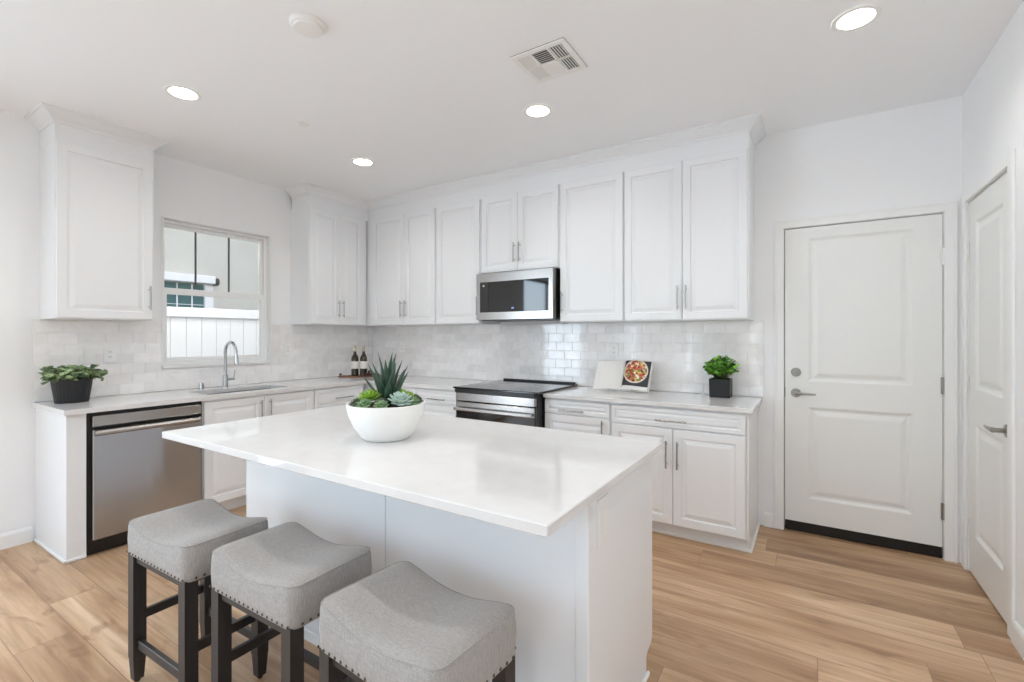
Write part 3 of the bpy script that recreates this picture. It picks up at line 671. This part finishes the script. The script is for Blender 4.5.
# ------------------------------------------------------------------ stools
def make_stool():
    r_ = thing('bar_stool', 'x', 'bar stool', (0, 0, 0), 'saddle-seat counter stools along the island')
    SW, SD, zb, zt = .465, .308, .5, .624
    n = 28
    def ringp(inset, zf, w=SW, d=SD, rc=.035, m=7):
        out = []; x1, y1 = w/2-inset, d/2-inset; rc = max(rc-inset*.3, .01)
        # rounded rectangle, sampled along sides too so the saddle curve can bend
        def side(p, q, k): return [(p[0]+(q[0]-p[0])*i/k, p[1]+(q[1]-p[1])*i/k) for i in range(k)]
        pts = []
        for (cx, cy, s0) in ((x1-rc, y1-rc, 0), (-x1+rc, y1-rc, 90), (-x1+rc, -y1+rc, 180), (x1-rc, -y1+rc, 270)):
            arc = [(cx+rc*math.cos(math.radians(s0+90*i/4)), cy+rc*math.sin(math.radians(s0+90*i/4))) for i in range(5)]
            pts.append(arc)
        res = []
        for i in range(4):
            res += pts[i]; nx = pts[(i+1) % 4]
            k = 12 if i in (0, 2) else 8
            res += side(pts[i][-1], nx[0], k)[1:]
        return [(x, y, zf(x, y)) for x, y in res]
    def sad(x, y): t_ = min(1, abs(x)/(SW/2)); return -.032*(math.cos(math.pi*t_**1.15)*.5+.5)
    def side_z(f):   # f 0 bottom..1 seam
        return lambda x, y: zb+(zt-zb+sad(x, y))*f
    rings = [ringp(.004, lambda x, y: zb), ringp(-.001, side_z(.08)), ringp(-.003, side_z(.5)), ringp(-.001, side_z(.9)), ringp(.002, side_z(1))]
    for ins, dz in [(.0035, .001), (.012, .006), (.03, .010)]: rings.append(ringp(ins, lambda x, y, dz=dz: zt+sad(x, y)+dz, rc=.035))
    rim = [(x, y) for x, y, z in rings[-1]]
    for k_, dz in ((.85, .0115), (.65, .013), (.45, .0135), (.25, .014), (.08, .014)): rings.append([(x*k_, y*k_, zt+sad(x*k_, y*k_)+dz) for x, y in rim])
    g = G(); g.rings(rings); seat = g.build('seat', 'linen', r_, True)
    # welt seam round the top edge
    sp_ = ringp(.002, lambda x, y: zt+sad(x, y)+.001)
    g = G(); g.tube(sp_+[sp_[0]], .0022, 6, False); g.build('welt_seam', 'linen', seat, True)
    # nailheads: individual
    g = G(); g.lathe((0, 0, 0), [(.0048, 0), (.0045, .0012), (.003, .0024), (.001, .0029)], 8); n0 = None
    me = None
    pos = []
    k = 17
    for i in range(k+1): pos.append((-SW/2+.018+(SW-.036)*i/k, SD/2+.001, 0)); pos.append((-SW/2+.018+(SW-.036)*i/k, -SD/2-.001, 180))
    k = 10
    for i in range(1, k+1): pos.append((SW/2+.001, -SD/2+.02+(SD-.04)*(i-.5)/k, -90)); pos.append((-SW/2-.001, -SD/2+.02+(SD-.04)*(i-.5)/k, 90))
    nh_ = g.build('nailhead', 'nail', seat, True)
    for i, (x, Y, a) in enumerate(pos):
        o = nh_ if i == 0 else nh_.copy()
        if i: COL.objects.link(o); o.parent = seat
        # head points outward: local +z -> outward direction
        o.location = (x, -Y, zb+.012)
        out = Vector((math.sin(math.radians(-a)), -math.cos(math.radians(a)), 0))
        o.rotation_euler = out.to_track_quat('Z', 'Y').to_euler()
    lx, ly, lw = SW/2-.035, SD/2-.026, .022
    for sx in (-1, 1):
        for sy in (-1, 1):
            g = G(); rs = []
            for z, w_ in ((.012, .016), (.09, .0205), (.1, .022), (zb+.004, .022)):
                rs.append([(sx*lx+dx*w_, sy*ly+dy*w_, z) for dx, dy in ((-1, -1), (1, -1), (1, 1), (-1, 1))])
            g.rings(rs); lg = g.build('leg', 'leg', r_)
            G().cyl((sx*lx, sy*ly, 0), (sx*lx, sy*ly, .0115), .009, .011, 10).build('foot_glide', 'rubber', lg)
    for sy in (-1, 1): G().box(-lx+.0225, lx-.0225, sy*ly-.009, sy*ly+.009, .135, .17, .002).build('stretcher', 'leg', r_)
    for sx in (-1, 1): G().box(sx*lx-.009, sx*lx+.009, -ly+.0225, ly-.0225, .235, .27, .002).build('stretcher', 'leg', r_)
    G().box(-lx+.0225, lx-.0225, -ly-.012, ly+.012, zb-.03, zb-.001, .002).build('seat_rail', 'leg', r_)
    return r_
st = make_stool()
for i, (x, Y, a, lb) in enumerate(((2.295, 2.882, 1.5, 'grey linen saddle stool with nailhead trim, nearest the dishwasher'),
                                   (2.845, 2.84, .7, 'grey linen saddle stool with nailhead trim, middle of the row of three'),
                                   (3.432, 2.855, -4, 'grey linen saddle stool with nailhead trim, nearest the front island corner'))):
    o = st if i == 0 else copy_tree(st)
    o.location = (x, -Y, 0); o.rotation_euler = (0, 0, math.radians(a)); o['label'] = lb

# ------------------------------------------------------------------ plants
def leaf(g, base_, d, up, ln, w, bend=.3, seg=3):
    """thin curved leaf of quads"""
    b0 = Vector(base_); d = Vector(d).normalized(); s_ = d.cross(Vector(up)).normalized(); u_ = s_.cross(d).normalized()
    prof = [.25, 1, .8, .0] if seg == 3 else [.3, .9, 1, .7, 0]
    rows = []
    for i in range(seg+1):
        t_ = i/seg; c_ = b0+d*ln*t_-u_*bend*ln*t_*t_; ww = w*prof[i]/2
        rows.append((c_-s_*ww+u_*ww*.25, c_, c_+s_*ww+u_*ww*.25))
    vs_ = [[g.v(p) for p in r] for r in rows[:-1]]; tip = g.v(rows[-1][1])
    for a, b2 in zip(vs_, vs_[1:]):
        g.bm.faces.new((a[0], a[1], b2[1], b2[0])); g.bm.faces.new((a[1], a[2], b2[2], b2[1]))
    a = vs_[-1]; g.bm.faces.new((a[0], a[1], tip)); g.bm.faces.new((a[1], a[2], tip))
rnd = random.Random(5)
# leafy plant in ribbed charcoal pot
PX, PY = .205, 2.715
pl = thing('potted_plant', 'trailing dusty green plant in a ribbed charcoal oval pot, left end of the counter', 'plant', (PX, PY, ZC))
ca, sa = math.cos(.6), math.sin(.6)
g = G(); g.lathe((PX, PY, ZC), [(.07, 0), (.073, .002), (.086, .11), (.09, .158), (.085, .158), (.082, .14)], 64, 1, 1.15, ribs=1, rib=.02)
g.build('pot', 'pot', pl)
g = G(); g.lathe((PX, PY, ZC), [(.078, .12), (.076, .142), (.04, .147)], 24, 1, 1.1); g.build('soil', 'soil', pl, True)
gs, gl_ = G(), G()
for i in range(66):
    a = rnd.uniform(0, 2*math.pi); out = rnd.uniform(.03, .19); hgt = rnd.uniform(.17, .235)-.5*max(0, out-.1)
    ex = Vector((PX+max(-.13, math.cos(a)*out*.85), PY+math.sin(a)*out*1.1, ZC+hgt)); bx_ = Vector((PX+math.cos(a)*.04, PY+math.sin(a)*.05, ZC+.14))
    ex.x = max(.05, ex.x); ex.y = min(max(ex.y, 2.55), 2.86)
    md = (ex+bx_)/2+Vector((0, 0, .045))
    gs.tube([bx_, md, ex], [.003, .0025, .0015], 5)
    for k in range(9):
        t_ = .35+.65*k/8; p_ = (bx_*(1-t_)**2+md*2*t_*(1-t_)+ex*t_*t_)
        aa = rnd.uniform(0, 2*math.pi); d_ = Vector((math.cos(aa), math.sin(aa), rnd.uniform(-.6, .6)))
        ln_ = rnd.uniform(.03, .05)
        if p_.x+d_.x*ln_ < .03: d_.x = abs(d_.x)
        leaf(gl_, p_, d_, (rnd.uniform(.2, 1), rnd.uniform(-.3, .8), rnd.uniform(.1, .8)), ln_, ln_*rnd.uniform(.55, .75), rnd.uniform(0, .4))
gs.build('stems', 'stem', pl, True); gl_.build('foliage', 'leaf_a', pl)
# bright green plant in black cube
PX, PY = 3.79, .125
pc = thing('potted_plant', 'bright green bushy plant in a small black cube pot, right end of the counter', 'plant', (PX, PY, ZC))
g = G(); h_ = .068; rs = []
for ins, z in ((.004, 0), (.001, .004), (-.001, .128), (.001, .131), (.007, .131), (.008, .11)):
    q = h_-ins; rs.append([(PX+sx*q, PY+sy*q, ZC+z) for sx, sy in ((-1, -1), (1, -1), (1, 1), (-1, 1))])
g.rings(rs); g.build('pot', 'pot2', pc)
gs, gl_ = G(), G()
for i in range(95):
    a = rnd.uniform(0, 2*math.pi); q = rnd.random()**.6; out = q*.125; hgt = .155+.125*math.sqrt(max(0, 1-q*q))+rnd.uniform(-.02, .015)
    ex = Vector((PX+math.cos(a)*out, PY+math.sin(a)*out*.75, ZC+hgt)); bx_ = Vector((PX+math.cos(a)*.03*q, PY+math.sin(a)*.03*q, ZC+.112))
    md = (ex+bx_)/2+Vector((0, 0, .02)); gs.tube([bx_, md, ex], [.0015, .0013, .001], 5)
    for k in range(8):
        t_ = .45+.55*k/7; p_ = (bx_*(1-t_)**2+md*2*t_*(1-t_)+ex*t_*t_)
        aa = rnd.uniform(0, 2*math.pi); d_ = Vector((math.cos(aa), math.sin(aa), rnd.uniform(-.2, .8))); ln_ = rnd.uniform(.022, .037)
        if p_.y+d_.y*ln_ < .018: d_.y = abs(d_.y)
        leaf(gl_, p_, d_, (rnd.uniform(-.2, .8), rnd.uniform(0, 1), rnd.uniform(.2, 1)), ln_, ln_*.62, rnd.uniform(0, .5))
gs.build('stems', 'stem', pc, True); gl_.build('foliage', 'leaf_b', pc)

# succulent bowl on the island
BX, BY = 2.794, 2.372
sb = thing('succulent_bowl', 'white ceramic bowl of mixed succulents with a spiky aloe, on the island', 'plant', (BX, BY, ZC))
g = G(); g.lathe((BX, BY, ZC), [(.085, 0), (.092, .003), (.105, .012), (.134, .055), (.156, .105), (.165, .15), (.164, .153), (.158, .153), (.153, .135)], 56)
g.build('bowl', 'bowl', sb, True, 50)
g = G(); g.lathe((BX, BY, ZC), [(.157, .13), (.12, .143), (.05, .148)], 32); g.build('soil', 'soil', sb, True)
def fleshy(g, base_, d, ln, w, th, curve=.25, tipw=.15):
    b0 = Vector(base_); d = Vector(d).normalized(); s_ = d.cross(Vector((0, 0, 1)))
    s_ = s_.normalized() if s_.length > .01 else Vector((1, 0, 0)); u_ = s_.cross(d).normalized(); rs = []
    for t_, k in ((0, .55), (.3, .9), (.6, 1), (.85, .7), (1, tipw)):
        c_ = b0+d*ln*t_+u_*curve*ln*t_*t_
        rs.append([c_+s_*(w/2*k)*math.cos(q)+u_*(th/2*k)*math.sin(q) for q in [2*math.pi*i/8 for i in range(8)]])
    g.rings(rs)
def rosette(c, R_, rows, w, th, tilt=(0, 0), n0=5, pointy=.2):
    g = G(); ax = Vector((tilt[0], tilt[1], 1)).normalized(); q_ = Vector((0, 0, 1)).rotation_difference(ax)
    for j in range(rows):
        f_ = j/(rows-1); n = n0+(2 if j > 0 else 0)+(2 if j > 2 else 0); el = math.radians(78-66*f_); ln = R_*(.4+.6*f_)
        for i in range(n):
            a = 2*math.pi*(i+.5*(j % 2))/n+j*.35; d_ = q_ @ Vector((math.cos(a)*math.cos(el), math.sin(a)*math.cos(el), math.sin(el)))
            fleshy(g, Vector(c)+ax*(.004*(rows-j)), d_, ln, w*(.55+.45*f_), th, .22, pointy)
    return g
# aloe
g = G(); rnd = random.Random(12)
al = []
for i in range(17):
    a = i*2.399; t_ = i/16; el = math.radians(88-30*t_); ln = .232-.07*t_+rnd.uniform(-.02, .015)
    d_ = Vector((math.cos(a)*math.cos(el), math.sin(a)*math.cos(el), math.sin(el)))
    b0 = Vector((BX-.005+.022*math.cos(a)*t_, BY-.01+.022*math.sin(a)*t_, ZC+.14))
    s_ = d_.cross(Vector((0, 0, 1))); s_ = s_.normalized(); u_ = s_.cross(d_).normalized(); rs = []
    for tt, k in ((0, .8), (.2, 1), (.5, .8), (.8, .42), (1, .04)):
        c_ = b0+d_*ln*tt-u_*.10*ln*(tt**2)*(1-.3*t_); w_ = .038*k
        rs.append([c_+s_*(w_/2)*math.cos(q)+u_*(w_*.22)*(math.sin(q)-.6*math.cos(q)**2*-1) for q in [2*math.pi*z/8 for z in range(8)]])
    g.rings(rs)
g.build('aloe', 'aloe', sb, True)
# view direction from the camera to the bowl is (-.735, -.68 in Y); left in the picture is (-x,+Y)
vx, vy = (4.325-BX), (3.787-BY); vl = math.hypot(vx, vy); vx, vy = vx/vl, vy/vl      # towards camera
rx, ry = vy, -vx                                                                          # to the right in the picture
def at(r_, f_, z): return (BX+rx*r_+vx*f_, BY+ry*r_+vy*f_, ZC+z)
def ros(name, r_, f_, z, R_, rows, w, th, m_, n0=5, pt=.2):
    t0 = (rx*r_+vx*f_)*2.2+vx*.25, (ry*r_+vy*f_)*2.2+vy*.25
    rosette(at(r_, f_, z), R_, rows, w, th, t0, n0, pt).build(name, m_, sb, True)
ros('echeveria', .055, .085, .155, .056, 5, .032, .011, 'ros_blue', 5, .35)
ros('echeveria', -.085, .09, .148, .036, 4, .02, .009, 'ros_green', 5, .25)
ros('echeveria', -.02, .115, .146, .034, 4, .017, .009, 'ros_green', 5, .2)
ros('echeveria', .108, .052, .148, .034, 4, .02, .009, 'ros_green', 5, .25)
ros('echeveria', .09, .09, .142, .024, 4, .015, .008, 'ros_green', 5, .25)
ros('sempervivum', -.065, .02, .165, .055, 5, .024, .009, 'ros_lime', 6, .15)
ros('sempervivum', -.085, -.05, .155, .045, 4, .02, .009, 'ros_lime', 6, .15)
ros('sempervivum', .06, -.03, .165, .045, 5, .022, .009, 'ros_lime', 6, .15)
ros('sempervivum', .09, .0, .16, .042, 4, .02, .009, 'ros_lime', 6, .15)
ros('succulent', -.12, .03, .148, .03, 4, .016, .009, 'ros_dark', 5, .3)
ros('succulent', -.11, .065, .144, .026, 4, .014, .009, 'ros_dark', 5, .3)
ros('succulent', .125, .0, .15, .03, 4, .014, .009, 'ros_dark', 5, .3)
ros('succulent', .12, -.045, .15, .03, 4, .014, .009, 'ros_dark', 5, .3)
ros('succulent', -.02, .07, .15, .034, 4, .018, .009, 'ros_dark', 5, .3)
ros('succulent', 0, -.1, .15, .04, 4, .02, .009, 'ros_dark', 5, .3)

# ------------------------------------------------------------------ tray with two wine bottles
TX, TY = .25, .40
tr_ = thing('serving_tray', 'rustic brown wooden board under the wine bottles in the counter corner', 'tray', (TX, TY, ZC))
ux, uy = .8, -.6
g = G(); rs = []
for z, k in ((0, .96), (.003, 1), (.011, 1), (.013, .97)):
    ring = []
    for i in range(36):
        t_ = 2*math.pi*i/36; wob = 1+.05*math.sin(5*t_+1)+.03*math.sin(9*t_)
        a_, b2 = .215*k*math.copysign(abs(math.cos(t_))**.7, math.cos(t_))*wob, .085*k*math.copysign(abs(math.sin(t_))**.8, math.sin(t_))*wob
        ring.append((TX+ux*a_-uy*b2, TY+uy*a_+ux*b2, ZC+z))
    rs.append(ring)
g.rings(rs); g.build('board', 'woodtray', tr_, True, 40)
def bottle(x, Y, lb):
    z0 = ZC+.0135; r_ = thing('wine_bottle', lb, 'bottle', (x, Y, z0), 'wine bottles on the wooden board')
    G().lathe((x, Y, z0), [(.034, 0), (.038, .004), (.038, .175), (.036, .195), (.026, .215), (.0155, .235), (.014, .25), (.014, .262)], 28).build('glass_body', 'glassb', r_, True, 40)
    G().lathe((x, Y, z0), [(.0145, .258), (.0138, .312), (.0152, .313), (.0152, .321), (.013, .322)], 20).build('capsule', 'capsule', r_, True, 40)
    g = G(); g.lathe((x, Y, z0), [(.0384, .075), (.0388, .076), (.0388, .152), (.0384, .153)], 28, cap0=False, cap1=False); g.build('label', 'label', r_, True)
bottle(.213, .43, 'brown wine bottle with blank white label, left one on the wooden board')
bottle(.282, .372, 'brown wine bottle with blank white label, right one on the wooden board')
rnd = random.Random(3)
g = G()
for (dx, dy, dz) in ((.0, 0, 0), (.035, -.02, 0), (.015, .03, .002), (.05, .01, 0), (.028, .002, .028), (.075, -.02, 0)):
    c_ = (TX+.085+dx, TY-.035+dy, ZC+.0135+.016+dz)
    g.lathe(c_, [(.004, -.0155), (.012, -.011), (.0165, 0), (.012, .011), (.004, .0155)], 12, sx=1.1)
tag(g.build('wood_bead_garland', 'pod', None, True), 'small heap of dark brown wooden beads on the board beside the bottles', 'beads')
tag(G().lathe((TX-.16, TY+.12, ZC+.0265), [(.003, -.0125), (.012, -.006), (.014, 0), (.01, .008), (.003, .0125)], 12).build('dried_pod', 'pod', None, True), 'small brown dried pod at the left end of the wooden board', 'dried pod')

# ------------------------------------------------------------------ cookbook
cb = thing('cookbook', 'open cookbook leaning back, blank left page and salad photo right page', 'book', (3.03, .15, ZC))
th = math.radians(30); PH, PW = .25, .225
S0 = Vector((3.075, .175, ZC+.012))
def pg(u, v_, n_):   # u along the width (pages open towards the viewer in a shallow V), v up the lean, n off the page
    ya = math.radians(24) if u < 0 else math.radians(-13); ca_, sa_ = math.cos(ya), math.sin(ya)
    h_ = Vector((ca_, -sa_, 0)); nh = Vector((sa_, ca_, 0))
    return S0+h_*u+Vector((0, 0, 1))*(v_*math.cos(th))+Vector((0, -1, 0))*(v_*math.sin(th))+nh*(n_*math.cos(th))+Vector((0, 0, 1))*(n_*math.sin(th))
def page_block(sgn, thick, name, m_, wv):
    g = G(); N_ = 12; top_, bot_ = [], []
    for i in range(N_+1):
        t_ = i/N_; u = sgn*PW*t_; bulge = wv*math.sin(math.pi*min(1, t_*1.15)**.7) if t_ < .87 else wv*math.sin(math.pi*min(1, t_*1.15)**.7)
        top_.append((u, thick+bulge)); bot_.append((u, .002))
    prof = top_+bot_[::-1]
    rings = [[pg(u, v_, n_) for u, n_ in prof] for v_ in (0, PH)]
    g.rings(rings); return g.build(name, m_, cb)
lb_ = page_block(-1, .006, 'left_pages', 'paper', .016); rb_ = page_block(1, .016, 'right_pages', 'paper', .01)
# printed photo on the right page
g = G(); uvl = g.bm.loops.layers.uv.new('UVMap'); N_ = 12
prev = None
for i in range(N_+1):
    t_ = i/N_; u = PW*t_; bulge = .0012+.01*math.sin(math.pi*min(1, t_*1.15)**.7)
    cur = (g.v(pg(u, .03, .016+bulge)), g.v(pg(u, PH-.001, .016+bulge)), t_)
    if prev:
        f_ = g.bm.faces.new((prev[0], cur[0], cur[1], prev[1]))
        for lp, (a, b2) in zip(f_.loops, ((prev[2], 0), (cur[2], 0), (cur[2], 1), (prev[2], 1))): lp[uvl].uv = (a, b2)
    prev = cur
g.build('salad_photo', 'photo', rb_)
g = G(); g.rings([[pg(u, v_, n_) for v_, n_ in ((-.004, -.003), (PH+.004, -.003), (PH+.004, .0015), (-.004, .0015))] for u in (-PW-.006, 0, PW+.006)]); g.build('cover', 'paper', cb)
# easel stand behind
es = thing('book_stand', 'thin clear-grey stand propping up the open cookbook', 'book stand', (3.03, .12, ZC))
g = G(); g.rings([[pg(u, v_, n_) for v_, n_ in ((-.009, -.0105), (.16, -.0105), (.16, -.0065), (-.009, -.0065))] for u in (-.09, 0, .09)])
g.rings([[pg(u, v_, n_) for v_, n_ in ((-.0095, -.0064), (-.0095, .034), (-.0065, .034), (-.0065, -.0064))] for u in (-.09, 0, .09)]); g.build('ledge_panel', 'plate', es)
g = G(); tp = pg(0, .15, -.008); g.tube([tp, (3.03, .055, ZC+.003)], .003, 8); g.build('rear_strut', 'nickel', es, True)

# ------------------------------------------------------------------ ceiling fixtures
def downlight(i, x, Y, lb):
    r_ = thing('recessed_downlight', lb, 'ceiling light', (x, Y, H), 'recessed downlights')
    g = G(); g.lathe((x, Y, H), [(.07, -.002), (.073, -.004), (.092, -.003), (.094, -.0005)], 40, cap0=False, cap1=False); g.build('trim_ring', 'plate', r_, True, 40)
    G().lathe((x, Y, H), [(.07, -.0025), (.069, -.001)], 40).build('lens', 'lamp', r_)
    lamp_(x, Y)
def lamp_(x, Y):   # the recessed downlight over the island runs a little brighter
    l = bpy.data.lights.new('downlight_lamp', 'SPOT'); l.energy = 17 if abs(x-2.87) < .01 and abs(Y-2.485) < .01 else 9.5; l.color = (1, .99, .975); l.shadow_soft_size = .06; l.spot_size = math.radians(150); l.spot_blend = .6
    o = bpy.data.objects.new('downlight_lamp', l); COL.objects.link(o); o.location = (x, -Y, H-.012)
for i, (x, Y, lb) in enumerate(((1.23, 1.18, 'recessed downlight near the corner cabinets'), (2.871, 1.178, 'recessed downlight in front of the microwave cabinet'), (4.504, 1.172, 'recessed downlight nearest the back wall door'),
                                (1.214, 2.485, 'recessed downlight nearest the sink window'), (2.87, 2.485, 'recessed downlight directly above the island'), (4.504, 2.485, 'recessed downlight nearest the camera on the right'))): downlight(i, x, Y, lb)
for Y in (3.8, 5.2):  # rows added out of view to brighten fronts that face the camera
    for k_, x in enumerate((1.214, 2.87, 4.504)): downlight(0, x, Y, 'added fill downlight, unseen behind the camera, %s of the %s row' % (('left', 'middle', 'right')[k_], 'nearer' if Y < 4 else 'farther'))
sd = thing('smoke_detector', 'round white smoke detector on the ceiling', 'smoke detector', (2.39, 2.47, H))
G().lathe((2.39, 2.47, H), [(.078, -.0005), (.078, -.012), (.07, -.02)], 40).build('base', 'plate', sd, True, 40)
G().lathe((2.39, 2.47, H), [(.064, -.0205), (.06, -.03), (.03, -.034)], 40).build('cover', 'plate', sd, True, 40)
tag(G().lathe((1.448, 1.859, H), [(.035, -.0005), (.035, -.005), (.026, -.008), (.01, -.009)], 28).build('sprinkler_cover', 'plate', None, True, 40), 'tiny round sprinkler cover on the ceiling between the left downlights', 'sprinkler cover')
vt = thing('ceiling_vent', 'square white ceiling air vent with louvered sections', 'vent', (3.18, 1.61, H))
vx0, vx1, vy0, vy1 = 3.03, 3.335, 1.47, 1.76
g = G().box(vx0, vx1, vy0, vy1, H-.0015, H-.0005); g.build('backing', 'ventd', vt)
g = G(); f = .03
for q in ((vx0, vx1, vy0, vy0+f), (vx0, vx1, vy1-f, vy1), (vx0, vx0+f, vy0+f, vy1-f), (vx1-f, vx1, vy0+f, vy1-f)): g.box(*q, H-.009, H-.0016, .002)
cxs = [vx0+f, vx0+f+.075, vx1-f-.075, vx1-f]; ym = (vy0+vy1)/2
g.box(cxs[1]-.005, cxs[1]+.005, vy0+f, vy1-f, H-.008, H-.0016).box(cxs[2]-.005, cxs[2]+.005, vy0+f, vy1-f, H-.008, H-.0016).box(cxs[0], cxs[3], ym-.005, ym+.005, H-.008, H-.0016)
g.build('frame', 'plate', vt)
g = G()
def slat_x(x0, x1, y0, y1, n, tilt):   # blades run along Y, stacked in x
    for k in range(n):
        x = x0+(x1-x0)*(k+.5)/n; w_ = (x1-x0)/n*.42
        g.rings([[(x-w_, y, H-.0065-tilt), (x+w_, y, H-.0065+tilt), (x+w_, y, H-.0058+tilt), (x-w_, y, H-.0058-tilt)] for y in (y0, y1)])
def slat_y(x0, x1, y0, y1, n, tilt):
    for k in range(n):
        y = y0+(y1-y0)*(k+.5)/n; w_ = (y1-y0)/n*.42
        g.rings([[(x, y-w_, H-.0065-tilt), (x, y+w_, H-.0065+tilt), (x, y+w_, H-.0058+tilt), (x, y-w_, H-.0058-tilt)] for x in (x0, x1)])
for (y0, y1) in ((vy0+f, ym-.005), (ym+.005, vy1-f)):
    slat_x(cxs[0], cxs[1]-.005, y0, y1, 6, .003); slat_x(cxs[2]+.005, cxs[3], y0, y1, 5, -.003)
slat_y(cxs[1]+.005, cxs[2]-.005, vy0+f, ym-.005, 7, .003); slat_y(cxs[1]+.005, cxs[2]-.005, ym+.005, vy1-f, 7, -.003)
g.build('louvers', 'plate', vt)
